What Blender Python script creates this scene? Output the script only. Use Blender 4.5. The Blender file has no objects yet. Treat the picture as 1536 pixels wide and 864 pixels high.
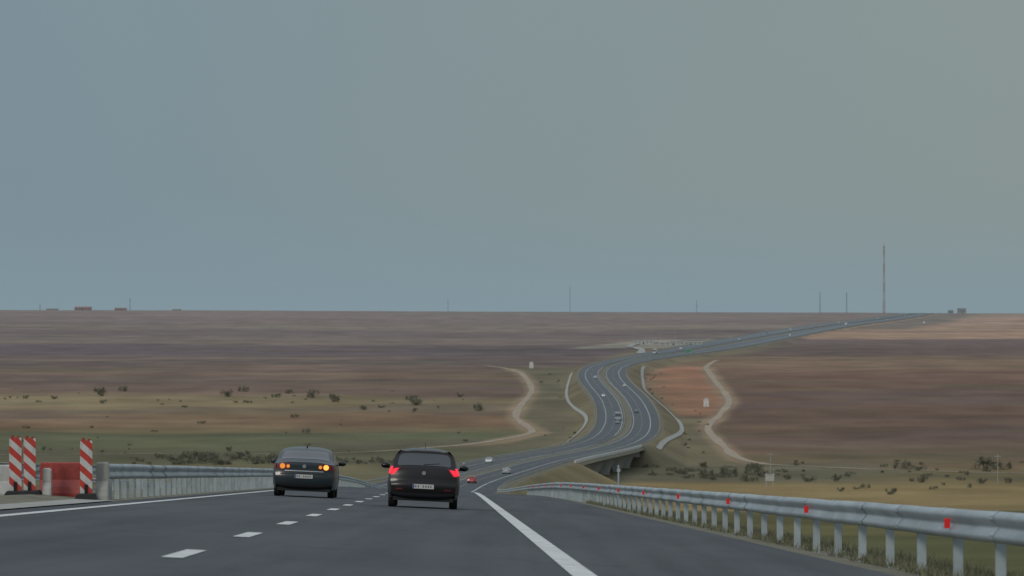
import bpy, math, random
import numpy as np
from mathutils import Vector
random.seed(7); rng=np.random.default_rng(7)
sc=bpy.context.scene
sc.view_settings.view_transform='Standard'; sc.view_settings.look='None'; sc.view_settings.exposure=0

# ------------------------------------------------------------------ helpers
def lin(c):
    out=[]
    for v in c:
        v=v/255.0
        out.append(v/12.92 if v<=0.04045 else ((v+0.055)/1.055)**2.4)
    return out
def mk(name,verts,faces,mats=None,parent=None,smooth=False,midx=None):
    me=bpy.data.meshes.new(name)
    me.from_pydata([tuple(map(float,v)) for v in verts],[],[tuple(int(i) for i in f) for f in faces])
    ob=bpy.data.objects.new(name,me); sc.collection.objects.link(ob)
    if mats is not None:
        for m in (mats if isinstance(mats,(list,tuple)) else [mats]): me.materials.append(m)
    if midx is not None: me.polygons.foreach_set('material_index',list(midx))
    if smooth: me.polygons.foreach_set('use_smooth',[True]*len(me.polygons))
    me.update()
    if parent is not None: ob.parent=parent
    return ob
def empty(name,loc=(0,0,0),rotz=0):
    e=bpy.data.objects.new(name,None); sc.collection.objects.link(e); e.location=loc; e.rotation_euler=(0,0,rotz); e.empty_display_size=.3
    return e
def box(x0,x1,y0,y1,z0,z1):
    v=[(x0,y0,z0),(x1,y0,z0),(x1,y1,z0),(x0,y1,z0),(x0,y0,z1),(x1,y0,z1),(x1,y1,z1),(x0,y1,z1)]
    f=[(0,3,2,1),(4,5,6,7),(0,1,5,4),(1,2,6,5),(2,3,7,6),(3,0,4,7)]
    return v,f
class MB:
    def __init__(s): s.v=[];s.f=[];s.m=[]
    def add(s,v,f,m=0):
        b=len(s.v); s.v+=list(v); s.f+=[tuple(i+b for i in q) for q in f]; s.m+=[m]*len(f)
    def box(s,*a,m=0): s.add(*box(*a),m=m)
    def cyl(s,c,r,h,axis='z',n=16,m=0,r2=None):
        r2=r if r2 is None else r2
        v=[]
        for k,(rr,t) in enumerate(((r,0),(r2,h))):
            for i in range(n):
                a=2*math.pi*i/n; p,q=rr*math.cos(a),rr*math.sin(a)
                v.append({'z':(c[0]+p,c[1]+q,c[2]+t),'x':(c[0]+t,c[1]+p,c[2]+q),'y':(c[0]+p,c[1]+t,c[2]+q)}[axis])
        f=[(i,(i+1)%n,n+(i+1)%n,n+i) for i in range(n)]+[tuple(range(n))[::-1],tuple(range(n,2*n))]
        s.add(v,f,m)
    def obj(s,name,mats,parent=None,smooth=False): return mk(name,s.v,s.f,mats,parent,smooth,s.m)
def P(name,col,rough=.7,metal=0,noise=0,nscale=8,emit=None,es=0,coat=0,bump=0,spec=.5,stretch=(1,1,1),cr=.05):
    m=bpy.data.materials.new(name); m.use_nodes=True; nt=m.node_tree; b=nt.nodes['Principled BSDF']
    b.inputs['Base Color'].default_value=(*col,1); b.inputs['Roughness'].default_value=rough; b.inputs['Metallic'].default_value=metal
    b.inputs['Specular IOR Level'].default_value=spec
    b.inputs['Coat Weight'].default_value=coat; b.inputs['Coat Roughness'].default_value=cr
    if emit is not None:
        b.inputs['Emission Color'].default_value=(*emit,1); b.inputs['Emission Strength'].default_value=es
    if noise or bump:
        tc=nt.nodes.new('ShaderNodeTexCoord'); mp=nt.nodes.new('ShaderNodeMapping'); mp.inputs['Scale'].default_value=stretch
        nz=nt.nodes.new('ShaderNodeTexNoise'); nz.inputs['Scale'].default_value=nscale; nz.inputs['Detail'].default_value=6; nz.inputs['Roughness'].default_value=.65
        nt.links.new(tc.outputs['Object'],mp.inputs[0]); nt.links.new(mp.outputs[0],nz.inputs['Vector'])
        mr=nt.nodes.new('ShaderNodeMapRange'); mr.inputs[1].default_value=.3; mr.inputs[2].default_value=.7; mr.inputs[3].default_value=1-noise; mr.inputs[4].default_value=1+noise
        nt.links.new(nz.outputs['Fac'],mr.inputs[0])
        mx=nt.nodes.new('ShaderNodeVectorMath'); mx.operation='SCALE'; mx.inputs[0].default_value=col
        nt.links.new(mr.outputs[0],mx.inputs['Scale']); nt.links.new(mx.outputs[0],b.inputs['Base Color'])
        if bump:
            bp=nt.nodes.new('ShaderNodeBump'); bp.inputs['Strength'].default_value=bump; bp.inputs['Distance'].default_value=.02
            nt.links.new(nz.outputs['Fac'],bp.inputs['Height']); nt.links.new(bp.outputs[0],b.inputs['Normal'])
    return m
def _hash(ix,iy,s):
    h=np.sin(ix*127.1+iy*311.7+s*74.7)*43758.5453
    return h-np.floor(h)
def vn(x,y,s=0):
    ix=np.floor(x);iy=np.floor(y);fx=x-ix;fy=y-iy
    fx=fx*fx*(3-2*fx);fy=fy*fy*(3-2*fy)
    a=_hash(ix,iy,s);b=_hash(ix+1,iy,s);c=_hash(ix,iy+1,s);d=_hash(ix+1,iy+1,s)
    return (a*(1-fx)+b*fx)*(1-fy)+(c*(1-fx)+d*fx)*fy
def fbm(x,y,s=0,o=4):
    r=0;a=.5;t=0
    for k in range(o):
        r=r+a*vn(x*2**k,y*2**k,s+k);t+=a;a*=.55
    return r/t
def sst(a,b,x):
    t=np.clip((x-a)/(b-a),0,1); return t*t*(3-2*t)

# ------------------------------------------------------------------ alignment of the motorway
G=np.arange(-600,9601,10.0)
def smooth(a,s):
    k=np.arange(-int(4*s/10),int(4*s/10)+1); w=np.exp(-.5*(k*10/s)**2); w/=w.sum(); n=len(k)//2
    lo=a[0]-(a[1]-a[0])*np.arange(n,0,-1); hi=a[-1]+(a[-1]-a[-2])*np.arange(1,n+1)
    return np.convolve(np.concatenate([lo,a,hi]),w,'valid')
def tab(pts,s1=30,s2=90,y0=600,y1=900):
    p=np.array(pts,float); a=np.interp(G,p[:,0],p[:,1]); A=smooth(a,s1);B=smooth(a,s2); w=sst(y0,y1,G)
    return A*(1-w)+B*w
Rp=[(-600,-.942+.0405*600),(210,-.942-.0405*210),(300,-13.6),(400,-18.4),(500,-23.0),(600,-27.3),(700,-31.2),(800,-34.4),(1000,-39.5),(1180,-43.4),(1280,-45.6),(1430,-48.2),(1600,-49.8),(1750,-49.6),(1850,-48),(2050,-44.6),(2300,-39),(2500,-34.6),(2650,-33.6),(2850,-32.6),(3150,-31.2),(3800,-28.0),(4500,-22.4),(5300,-16.4),(6000,-11.6),(7000,-6.2),(7600,-3.8),(8500,-2.2),(9600,-8)]
Cp=[(-600,-8.8+.0147*600),(400,-8.8-.0147*400),(600,-16.8),(800,-15.7),(1000,-5.7),(1180,5),(1280,15),(1430,31.5),(1600,44.5),(1750,51),(1850,54),(2050,56.4),(2300,52.0),(2450,54),(2650,69),(2850,94),(3150,137),(3800,218),(4500,316),(5300,434),(6000,552),(7000,690),(7600,765),(8500,865),(9600,975)]
Tp=[(-600,16),(-100,-2),(0,-5),(100,-9),(200,-14),(400,-24),(600,-33),(800,-42),(1000,-49.5),(1200,-54),(1350,-55.5),(1500,-55.5),(1700,-54),(2000,-49),(2300,-43),(2600,-37.5),(3000,-33.5),(3800,-30),(4500,-24),(5300,-17.5),(6000,-12),(7000,-5),(7600,-1.5),(8500,1),(9600,-2)]
RG=tab(Rp);CG=tab(Cp,60,70);TG=tab(Tp,60,120)
ROWS=np.concatenate([np.arange(-120,0,12),np.arange(0,240,4),np.arange(240,1180,10),np.arange(1180,3000,10),np.arange(3000,7800,40),np.arange(7800,9601,100)]).astype(float)
Rr=np.interp(ROWS,G,RG);Cr=np.interp(ROWS,G,CG)
def R(y): return np.interp(y,ROWS,Rr)
def C(y): return np.interp(y,ROWS,Cr)
def T(y): return np.where(y>9600,-2-(y-9600)*.006,np.interp(y,G,TG))
WRr=1+1.25*sst(2500,3600,ROWS)      # extra climbing / slip lanes on the far ascent
def WD(y): return np.interp(y,ROWS,WRr)
def cross(y): return .0464*(1-sst(230,520,np.asarray(y,float)))
CRr=cross(ROWS)
def rz(y,o):
    c=np.interp(y,ROWS,CRr)
    z0=R(y)+c*(10-np.maximum(o,0))
    return z0-.02*np.maximum(-np.asarray(o,float),0)
BR0,BR1=1130,1425
def terr(x,y):
    x=np.asarray(x,float);y=np.asarray(y,float)
    o=(x-C(y))/WD(y)
    b=T(y)+ (fbm(x/350+5,y/420,3)-.5)*sst(500,1500,y)*5*(1-.6*sst(5000,8000,y)) -x*.0035*sst(4000,8000,y) 
    b=b+ (fbm(x/60,y/90,9)-.5)*sst(60,400,y)*1.2
    z=rz(y,np.clip(o,-15.5,15.5))
    d=np.abs(o)-15.5
    e=np.clip(b,z-np.maximum(d,0)*.5,z+np.maximum(d-1,0)*.3)
    e=np.where(d<0,z-.45,e)
    inb=(y>BR0)&(y<BR1)
    return np.where(inb,np.minimum(b,z-3),e)

# ------------------------------------------------------------------ materials
GAIN=.71
asph=bpy.data.materials.new('asphalt'); asph.use_nodes=True
nt=asph.node_tree; b=nt.nodes['Principled BSDF']; b.inputs['Roughness'].default_value=.8; b.inputs['Specular IOR Level'].default_value=.35
tc=nt.nodes.new('ShaderNodeTexCoord')
def noise_node(nt,tc,scale,st,det=5):
    mp=nt.nodes.new('ShaderNodeMapping'); mp.inputs['Scale'].default_value=st
    nz=nt.nodes.new('ShaderNodeTexNoise'); nz.inputs['Scale'].default_value=scale; nz.inputs['Detail'].default_value=det
    nt.links.new(tc.outputs['Object'],mp.inputs[0]); nt.links.new(mp.outputs[0],nz.inputs['Vector']); return nz
def math_node(nt,op,a,b_=None):
    m=nt.nodes.new('ShaderNodeMath'); m.operation=op
    for i,v in enumerate((a,b_)):
        if v is None: continue
        if hasattr(v,'links'): nt.links.new(v,m.inputs[i])
        else: m.inputs[i].default_value=v
    return m.outputs[0]
n1=noise_node(nt,tc,1,(1.6,.02,1)); n2=noise_node(nt,tc,60,(1,1,1),3); n3=noise_node(nt,tc,.25,(1,.3,1))
s=math_node(nt,'ADD',math_node(nt,'MULTIPLY',n1.outputs['Fac'],.7),math_node(nt,'ADD',math_node(nt,'MULTIPLY',n2.outputs['Fac'],.4),math_node(nt,'MULTIPLY',n3.outputs['Fac'],.6)))
cr=nt.nodes.new('ShaderNodeValToRGB'); cr.color_ramp.elements[0].position=.58; cr.color_ramp.elements[0].color=(.032,.039,.045,1); cr.color_ramp.elements[1].position=1.08 if False else 1.0; cr.color_ramp.elements[1].color=(.072,.080,.086,1)
nt.links.new(s,cr.inputs[0])
vo=nt.nodes.new('ShaderNodeTexVoronoi'); vo.feature='DISTANCE_TO_EDGE'; vo.inputs['Scale'].default_value=.35
mpv=nt.nodes.new('ShaderNodeMapping'); mpv.inputs['Scale'].default_value=(1.6,.5,1); wn=noise_node(nt,tc,1.5,(1,1,1),4)
va=nt.nodes.new('ShaderNodeVectorMath'); va.operation='ADD'; nt.links.new(tc.outputs['Object'],va.inputs[0]); nt.links.new(wn.outputs['Color'],va.inputs[1])
nt.links.new(va.outputs[0],mpv.inputs[0]); nt.links.new(mpv.outputs[0],vo.inputs['Vector'])
ck=nt.nodes.new('ShaderNodeMapRange'); ck.inputs[1].default_value=.0; ck.inputs[2].default_value=.018; ck.inputs[3].default_value=.68; ck.inputs[4].default_value=1; nt.links.new(vo.outputs['Distance'],ck.inputs[0])
sc1=nt.nodes.new('ShaderNodeVectorMath'); sc1.operation='SCALE'; nt.links.new(cr.outputs[0],sc1.inputs[0]); nt.links.new(ck.outputs[0],sc1.inputs['Scale'])
sx=nt.nodes.new('ShaderNodeSeparateXYZ'); nt.links.new(tc.outputs['Object'],sx.inputs[0])
fy=nt.nodes.new('ShaderNodeMapRange'); fy.inputs[1].default_value=400; fy.inputs[2].default_value=4500; fy.inputs[3].default_value=0; fy.inputs[4].default_value=.8; nt.links.new(sx.outputs['Y'],fy.inputs[0])  # asphalt colour pales to blue-grey with distance, painted haze
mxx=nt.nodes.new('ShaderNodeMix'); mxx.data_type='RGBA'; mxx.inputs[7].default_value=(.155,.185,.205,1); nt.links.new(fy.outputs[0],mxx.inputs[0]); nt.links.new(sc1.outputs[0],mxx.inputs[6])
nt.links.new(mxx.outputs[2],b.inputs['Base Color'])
bp=nt.nodes.new('ShaderNodeBump'); bp.inputs['Strength'].default_value=.3; bp.inputs['Distance'].default_value=.01; nt.links.new(n2.outputs['Fac'],bp.inputs['Height']); nt.links.new(bp.outputs[0],b.inputs['Normal'])
paintm=P('road_paint',(.58,.59,.58),.7,noise=.28,nscale=3)
verge=P('verge_grass',(.155,.145,.10),.95,noise=.4,nscale=.9,bump=.5)
steel=P('galvanised_steel',(.35,.40,.42),.5,metal=.2,noise=.25,nscale=1.8,stretch=(1,.25,1))
steel_far=P('galvanised_steel_far',(.34,.35,.34),.6)
conc=P('concrete',(.31,.31,.285),.9,noise=.2,nscale=.7)
dirt=P('dirt_track',(.32,.26,.19),.95,noise=.22,nscale=.15)
redref=P('red_reflector',(.5,.02,.02),.3,emit=(1,.02,.02),es=.12)  # faint emission stands in for light thrown back by the tags
rubber=P('rubber',(.015,.015,.015),.9)

# ------------------------------------------------------------------ terrain
ang=list(np.linspace(-.17,.17,471)); ext=[.17*(1.09**k) for k in range(1,30)]
ang=np.array([-e for e in ext[::-1]]+ang+ext)
TR=np.concatenate([ROWS,[10000,10600,11500,13000,15000,18000,22000]])
Y,A=np.meshgrid(TR,ang,indexing='ij'); X=A*np.maximum(Y+60,60)
Z=terr(X,Y)
def tracks_l(y): return np.interp(y,[1560,1660,1755,1930,2080,2255,2450,2680,2760],[-60,-8,12,1,4,12,9,-1,-25])
def tracks_r(y): return np.interp(y,[1370,1440,1500,1620,1825,1950,2120,2400,2730],[135,95,84,86,88,101,116,122,132])
def fieldcol(x,y):
    o=(x-C(y))/WD(y); n=fbm(x/120,y/160,21); n2=fbm(x/500+3,y/240,33,3)
    yy=y*(1+.06*(n2-.5)*2)+x*.12+ (fbm(x/40,y/60,5)-.5)*60
    def bands(t,bl):
        ys=[q[0] for q in bl]; out=np.zeros(t.shape+(3,))
        cols=np.array([lin(q[1]) for q in bl])
        for k in range(3): 
            v=np.full(t.shape,cols[0][k])
            for i in range(1,len(bl)):
                w=sst(ys[i]-ys[i]*.016,ys[i]+ys[i]*.016,t); v=v*(1-w)+cols[i][k]*w
            out[...,k]=v
        return out
    L=bands(yy,[(0,(86,84,60)),(700,(96,90,66)),(1400,(86,84,64)),(1560,(90,90,66)),(1640,(86,87,64)),(1720,(104,91,67)),(1790,(108,87,67)),(1960,(101,88,67)),(2020,(114,101,75)),(2180,(108,96,74)),(2230,(97,80,69)),(2500,(99,82,73)),(2640,(90,77,72)),(3050,(87,76,75)),(3500,(101,88,82)),(3900,(109,97,86)),(4100,(98,85,80)),(4700,(106,93,85)),(5000,(112,100,88)),(5300,(106,92,85)),(6300,(111,96,87)),(7400,(107,93,85)),(8300,(116,103,92))])
    Rr_=bands(yy-20,[(0,(76,76,50)),(500,(86,82,55)),(950,(118,103,72)),(1180,(107,94,67)),(1260,(90,83,61)),(1350,(103,88,68)),(1500,(97,80,66)),(1650,(90,72,61)),(2050,(94,74,62)),(2400,(100,78,65)),(2560,(108,87,70)),(2800,(104,84,69)),(3000,(91,75,67)),(3700,(94,78,72)),(4100,(142,115,94)),(5400,(146,119,99)),(6700,(130,109,92)),(8000,(116,101,88))])
    wl=sst(-25,25,o)[...,None]; col=L*(1-wl)+Rr_*wl
    def ov(mask,c):
        nonlocal col
        m=mask[...,None]; col=col*(1-m)+np.array(lin(c))*m
    jit=(n-.5)*14
    pa=fbm(x/330+9,y/130,71,5); pb_=fbm(x/260+2,y/110,81,5); pc=fbm(x/150+4,y/70,91,5); far=sst(1300,1700,y)*(1-.6*sst(3500,6500,y))
    ov(.38*sst(.54,.68,pa)*far,(122,104,80)); ov(.42*sst(.54,.68,pb_)*far,(84,72,70)); ov(.42*sst(.58,.70,pc)*sst(1350,1500,y)*(1-sst(2600,3200,y)),(84,84,63))
    ov(sst(1930,1990,y+jit*5)*(1-sst(2680,2740,y))*sst(22,26,o+jit*.3)*(1-sst(-6,-2,x-tracks_r(y))),(134,98,76))
    ov(.35*sst(.45,.6,pb_)*sst(1930,1990,y)*(1-sst(2680,2740,y))*sst(22,26,o)*(1-sst(-6,-2,x-tracks_r(y))),(104,88,68))
    ov(sst(1400,1460,y)*(1-sst(1900,1960,y+jit*5))*sst(15,17,o)*(1-sst(-4,2,x-tracks_r(y))),(100,92,72))
    ov(sst(1600,1700,y)*(1-sst(2650,2760,y))*(1-sst(-18,-16,o))*sst(-2,4,x-tracks_l(y)),(98,91,72))
    ov(.5*sst(.5,.65,pc)*sst(1450,1600,y)*(1-sst(2500,2700,y))*sst(16,18,np.abs(o))*(1-sst(30,50,np.abs(o))),(84,83,65))
    ov(.85*(1-sst(1.5,8,np.abs(x-tracks_l(y))+jit*.5))*sst(1600,1680,y)*(1-sst(2650,2750,y)),(132,115,93))
    ov(.85*(1-sst(1.5,8,np.abs(x-tracks_r(y))+jit*.5))*sst(1380,1420,y)*(1-sst(2650,2750,y)),(130,112,91))
    ov((1-sst(22,34,np.abs(o)+jit*.6))*(1-sst(3200,4200,y))*sst(14,16,np.abs(o))*.8,(104,96,75))
    ov(sst(1200,1270,y)*(1-sst(1430,1500,y))*(1-sst(60,110,np.abs(o-20)+jit)),(86,82,66))
    ov(sst(3350,3420,y)*(1-sst(4050,4150,y))*sst(-58,-52,o)*(1-sst(-18,-16.5,o))*.75,(130,125,112))
    ov(sst(4600,5200,y)*sst(16,19,o)*(1-sst(40,60,o+jit))*.8,(92,87,78))
    var=1+(fbm(x/260,y/300,41)-.5)*.4+(fbm(x/30,y/45,51)-.5)*.4+ (fbm(x/700,y/38,61)-.5)*.24*sst(900,1800,y)*(1-.5*sst(3500,6500,y))
    col=col*np.clip(var,.6,1.5)[...,None]
    hz=(1-np.exp(-np.maximum(y-1200,0)/20000))[...,None]  # distance haze, mixed straight into the soil colours
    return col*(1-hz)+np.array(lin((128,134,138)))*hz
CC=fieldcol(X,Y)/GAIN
nr,nc=X.shape
V=np.stack([X,Y,Z],-1).reshape(-1,3)
i=np.arange(nr-1)[:,None]*nc+np.arange(nc-1)[None,:]
F=np.stack([i,i+1,i+nc+1,i+nc],-1).reshape(-1,4)
me=bpy.data.meshes.new('terrain'); me.from_pydata(V.tolist(),[],F.tolist())
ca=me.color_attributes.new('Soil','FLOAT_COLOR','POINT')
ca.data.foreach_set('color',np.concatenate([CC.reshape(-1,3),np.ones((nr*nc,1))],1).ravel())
me.polygons.foreach_set('use_smooth',[True]*len(me.polygons))
ter=bpy.data.objects.new('terrain',me); sc.collection.objects.link(ter)
m=bpy.data.materials.new('field_soil'); m.use_nodes=True; nt=m.node_tree; b=nt.nodes['Principled BSDF']; b.inputs['Roughness'].default_value=1; b.inputs['Specular IOR Level'].default_value=.05
at=nt.nodes.new('ShaderNodeVertexColor'); at.layer_name='Soil'; tc=nt.nodes.new('ShaderNodeTexCoord')
a1=noise_node(nt,tc,.9,(1,1,1),6); a2=noise_node(nt,tc,.03,(1,.6,1),8)
f=math_node(nt,'ADD',math_node(nt,'MULTIPLY',a1.outputs['Fac'],.55),math_node(nt,'MULTIPLY',a2.outputs['Fac'],.8))
mr=nt.nodes.new('ShaderNodeMapRange'); mr.inputs[1].default_value=.4; mr.inputs[2].default_value=.95; mr.inputs[3].default_value=.7; mr.inputs[4].default_value=1.3
nt.links.new(f,mr.inputs[0]); vm=nt.nodes.new('ShaderNodeVectorMath'); vm.operation='SCALE'
nt.links.new(at.outputs[0],vm.inputs[0]); nt.links.new(mr.outputs[0],vm.inputs['Scale']); nt.links.new(vm.outputs[0],b.inputs['Base Color'])
me.materials.append(m)

# ------------------------------------------------------------------ road sheets
def ribbon(name,ys,offs,mat,lift=0.0,parent=None,zoff=None,smooth=True):
    ys=np.asarray(ys,float); v=[];f=[]
    for y in ys:
        c=float(C(y)); w=float(WD(y))
        for k,o in enumerate(offs):
            dz=0 if zoff is None else zoff[k]
            v.append((c+o*w,y,float(rz(y,o))+lift*(1+max(0,y)/200)+dz))
    n=len(offs)
    for a in range(len(ys)-1):
        for k in range(n-1):
            f.append((a*n+k,a*n+k+1,(a+1)*n+k+1,(a+1)*n+k))
    return mk(name,v,f,mat,parent,smooth)
road_rows=ROWS[ROWS<=9000]
motorway=empty('motorway_road')
ribbon('shoulder_bed',road_rows,[-17,-15.6,-13.6,-1.9,-1.5,0,1.5,1.9,13.6,15.6,17],verge,0,motorway,[-1.3,-.12,-.02,-.02,0,.06,0,-.02,-.02,-.12,-1.3])
ribbon('carriageway_right',road_rows,[1.9,5,10,13.6],asph,.006,motorway)
ribbon('carriageway_left',road_rows,[-13.6,-10,-5,-1.9],asph,.006,motorway)
def seg(a,b_,st=4): return np.concatenate([[a],ROWS[(ROWS>a)&(ROWS<b_)],[b_]])
ribbon('median_paving',seg(20,83),[-1.8,0,1.8],conc,.012,motorway)
mw=empty('road_markings')
for nm,o,w in (('edge_line_right',10,.24),('edge_line_left',2.5,.2),('edge_line_opposite_outer',-10,.2),('edge_line_opposite_inner',-2.5,.2)):
    ribbon(nm,road_rows,[o-w/2,o+w/2],paintm,.012,mw)
def dashes(name,o,y0,y1,per=11.8,ln=3.6,first=36.2,w=.16):
    b_=MB(); y=first-per*3
    while y<y1:
        ys=[y,min(y+ln,y1)]
        inner=ROWS[(ROWS>ys[0])&(ROWS<ys[1])]; ys=np.concatenate([[ys[0]],inner,[ys[1]]])
        v=[];f=[]
        for q in ys:
            for s_ in (-w/2,w/2):
                v.append((float(C(q))+(o+s_)*float(WD(q)),q,float(rz(q,o+s_))+.012*(1+max(0,q)/200)))
        for a in range(len(ys)-1): f.append((2*a,2*a+1,2*a+3,2*a+2))
        b_.add(v,f); y+=per
    b_.obj(name,[paintm],mw)
dashes('lane_dashes_right',6.25,0,3000,w=.2); dashes('lane_dashes_left',-6.25,0,3000)

# ------------------------------------------------------------------ guard rails
WP=[(0,.31),(.012,.318),(.03,.312),(.078,.275),(.083,.235),(.03,.175),(.02,.155),(.03,.135),(.083,.075),(.078,.035),(.03,0),(.012,-.006),(0,0)]
def rail(name,o,side,y0,y1,sp=0,y_posts=0,mat=None,h=.45,ystep=None,scale=1):
    mat=mat or steel
    e=empty(name)
    ys=seg(y0,y1) if ystep is None else np.arange(y0,y1+.1,ystep)
    v=[];f=[];n=len(WP)
    wob=rng.normal(0,.006,len(ys))
    for q,y in enumerate(ys):
        c=float(C(y));zb=float(rz(y,o))
        for px,pz in WP: v.append((c+o*float(WD(y))+side*px*scale+(wob[q] if y<300 else 0),y,zb+h+pz*scale+(wob[q]*.6 if y<300 else 0)))
    for a in range(len(ys)-1):
        for k in range(n-1): f.append((a*n+k,a*n+k+1,(a+1)*n+k+1,(a+1)*n+k))
    mk('beam',v,f,mat,e,True)
    if sp:
        pb=MB(); y=y0+.3
        while y<y_posts:
            c=float(C(y));zb=float(rz(y,o)); x=c+o-side*.09; t=random.gauss(0,.006)
            pb.box(x-.05,x+.05,y-.002,y+.004,zb-.3,zb+h+.27+t)
            pb.box(x-.055,x-.049,y+.004,y+.055,zb-.3,zb+h+.27+t); pb.box(x+.049,x+.055,y+.004,y+.055,zb-.3,zb+h+.27+t)
            pb.box(*(sorted((x+side*.055,c+o+side*.018))),y,y+.05,zb+h+.08,zb+h+.24)
            pb.cyl((c+o+side*.02 if side>0 else c+o-.03,y+.02,zb+h+.155),.018,.012,'x',6)
            y+=sp
        pb.obj('posts',[mat],e)
        jb=MB(); y=y0+4
        while y<min(y_posts,y1-.5):
            vv=[];ff=[]
            for t in (0,.32):
                c=float(C(y+t));zb=float(rz(y+t,o))
                for px,pz in WP: vv.append((c+o+side*(px+.007),y+t,zb+h+pz))
            for k in range(n-1): ff.append((k,k+1,n+k+1,n+k))
            jb.add(vv,ff); y+=4.3
        jb.obj('splices',[mat],e)
    return e
rr=rail('guard_rail',14.3,-1,6,420,3.45,300,ystep=2)
rb=MB()
y=43.6-17.4*2
while y<300:
    c=float(C(y))+14.3;zb=float(rz(y,14.3))+.45+.155
    rb.box(c-.148,c-.084,y-.01,y+.008,zb-.055,zb+.055)
    y+=17.4
rb.obj('reflectors',[redref],rr)
rail('guard_rail',1.55,1,83,420,2.0,330,ystep=None)
rail('guard_rail',-1.55,-1,60,420,4.0,200)
rail('guard_rail',-14.3,1,10,420,4.0,200)
for o,s_ in ((14.3,-1),(1.5,1),(-1.5,-1),(-14.3,1)):
    rail('guard_rail',o,s_,420,8600,0,0,mat=steel_far,h=.4,scale=1.15)

# ------------------------------------------------------------------ drains, tracks
def free_ribbon(name,pts,w,mat,lift=.3):
    p=np.array(pts,float); q=[]
    for a in range(len(p)-1):
        n=max(2,int(np.hypot(*(p[a+1]-p[a]))/8))
        for t in range(n): q.append(p[a]+(p[a+1]-p[a])*t/n)
    q.append(p[-1]); q=np.array(q)
    k=np.ones(9)/9
    for _ in range(3):
        pad=np.vstack([np.repeat(q[:1],4,0),q,np.repeat(q[-1:],4,0)]); q=np.stack([np.convolve(pad[:,j],k,'valid') for j in (0,1)],1)
    v=[];f=[]
    for a in range(len(q)):
        d=q[min(a+1,len(q)-1)]-q[max(a-1,0)]; d/=np.hypot(*d); nrm=np.array([d[1],-d[0]])
        ww=w*(1+.35*(vn(np.array(a*.22),np.array(w),3)-.5)*2)
        for s_ in (-.5,0,.5):
            xy=q[a]+nrm*ww*s_; v.append((xy[0],xy[1],float(terr(xy[0],xy[1]))+lift))
    for a in range(len(q)-1):
        for j in (0,1): f.append((a*3+j,a*3+j+1,a*3+4+j,a*3+3+j))
    return mk(name,v,f,mat,None,True)
free_ribbon('dirt_path',[(-230,1500),(-60,1575),(-8,1660),(12,1755),(1,1930),(4,2080),(12,2255),(9,2450),(-1,2680),(-25,2780)],3.4,dirt,.12)
free_ribbon('dirt_path',[(420,1330),(210,1350),(120,1385),(95,1440),(84,1500),(86,1620),(88,1825),(101,1950),(116,2120),(122,2400),(130,2700),(150,2900)],3.6,dirt,.12)
def drain(name,o,y0,y1,w):
    ys=np.arange(y0,y1,15.0)
    v=[];f=[]
    for a,y in enumerate(ys):
        c=float(C(y)); oo=o+ (3*math.sin(y/90.)) 
        for s_ in (-w/2,0,w/2): v.append((c+oo+s_,y,float(terr(c+oo+s_,y))+.3-(.15 if s_==0 else 0)))
    for a in range(len(ys)-1):
        for j in (0,1): f.append((a*3+j,a*3+j+1,a*3+4+j,a*3+3+j))
    return mk(name,v,f,conc,None,True)
drain('drainage_channel',-22,1620,2600,1.6); drain('drainage_channel',21.5,1470,2620,1.9)
free_ribbon('access_road',[(float(C(3100))-30,3100),(float(C(3300))-48,3300),(float(C(3500))-80,3500),(float(C(3750))-95,3750),(float(C(4000))-75,4000),(float(C(4300))-38,4300)],6,conc,.5)

# ------------------------------------------------------------------ viaduct
piermat=P('pier_concrete',(.52,.53,.51),.85,noise=.15,nscale=.5)
via=empty('viaduct_bridge')
ys=seg(BR0-6,BR1+6)
ds=[(-15.9,.55),(-15.4,.55),(-15.4,-.35),(0,-.35),(15.4,-.35),(15.4,.55),(15.9,.55),(15.9,-1.0),(13.6,-1.2),(12.8,-2.2),(1.5,-2.2),(.5,-1.2),(-.5,-1.2),(-1.5,-2.2),(-12.8,-2.2),(-13.6,-1.2),(-15.9,-1.0)]
v=[];f=[];n=len(ds)
for y in ys:
    c=float(C(y))
    for o,dz in ds: v.append((c+o,y,float(rz(y,o))+dz-.1))
for a in range(len(ys)-1):
    for k in range(n): f.append((a*n+k,(a+1)*n+k,(a+1)*n+(k+1)%n,a*n+(k+1)%n))
f+= [tuple(range(n)),tuple(range((len(ys)-1)*n,len(ys)*n))[::-1]]
mk('deck',v,f,piermat,via)
pb=MB()
for y in (1170,1215,1262,1310,1360,1400):
    for oc in (-9,12):
        c=float(C(y))+oc; zt=float(rz(y,oc))-2.3; zb=float(terr(c,y))-1
        w0=1.5; prof=[(zb,w0),(zt-4.2,w0),(zt-1.6,2.4),(zt-.02,3.4)]
        vv=[];ff=[]
        for z,w in prof: vv+=[(c-w,y-1,z),(c+w,y-1,z),(c+w,y+1,z),(c-w,y+1,z)]
        for a in range(3):
            for k in range(4): ff.append((a*4+k,a*4+(k+1)%4,(a+1)*4+(k+1)%4,(a+1)*4+k))
        ff+=[(3,2,1,0),(12,13,14,15)]; pb.add(vv,ff)
for y in (BR0-2,BR1+2):
    c=float(C(y)); pb.box(c-15.2,c+15.2,y-2,y+2,float(terr(c,y+ (8 if y<1300 else -8)))-2,float(rz(y,0))-1.2)
pb.obj('piers_and_abutments',[piermat],via)

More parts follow.
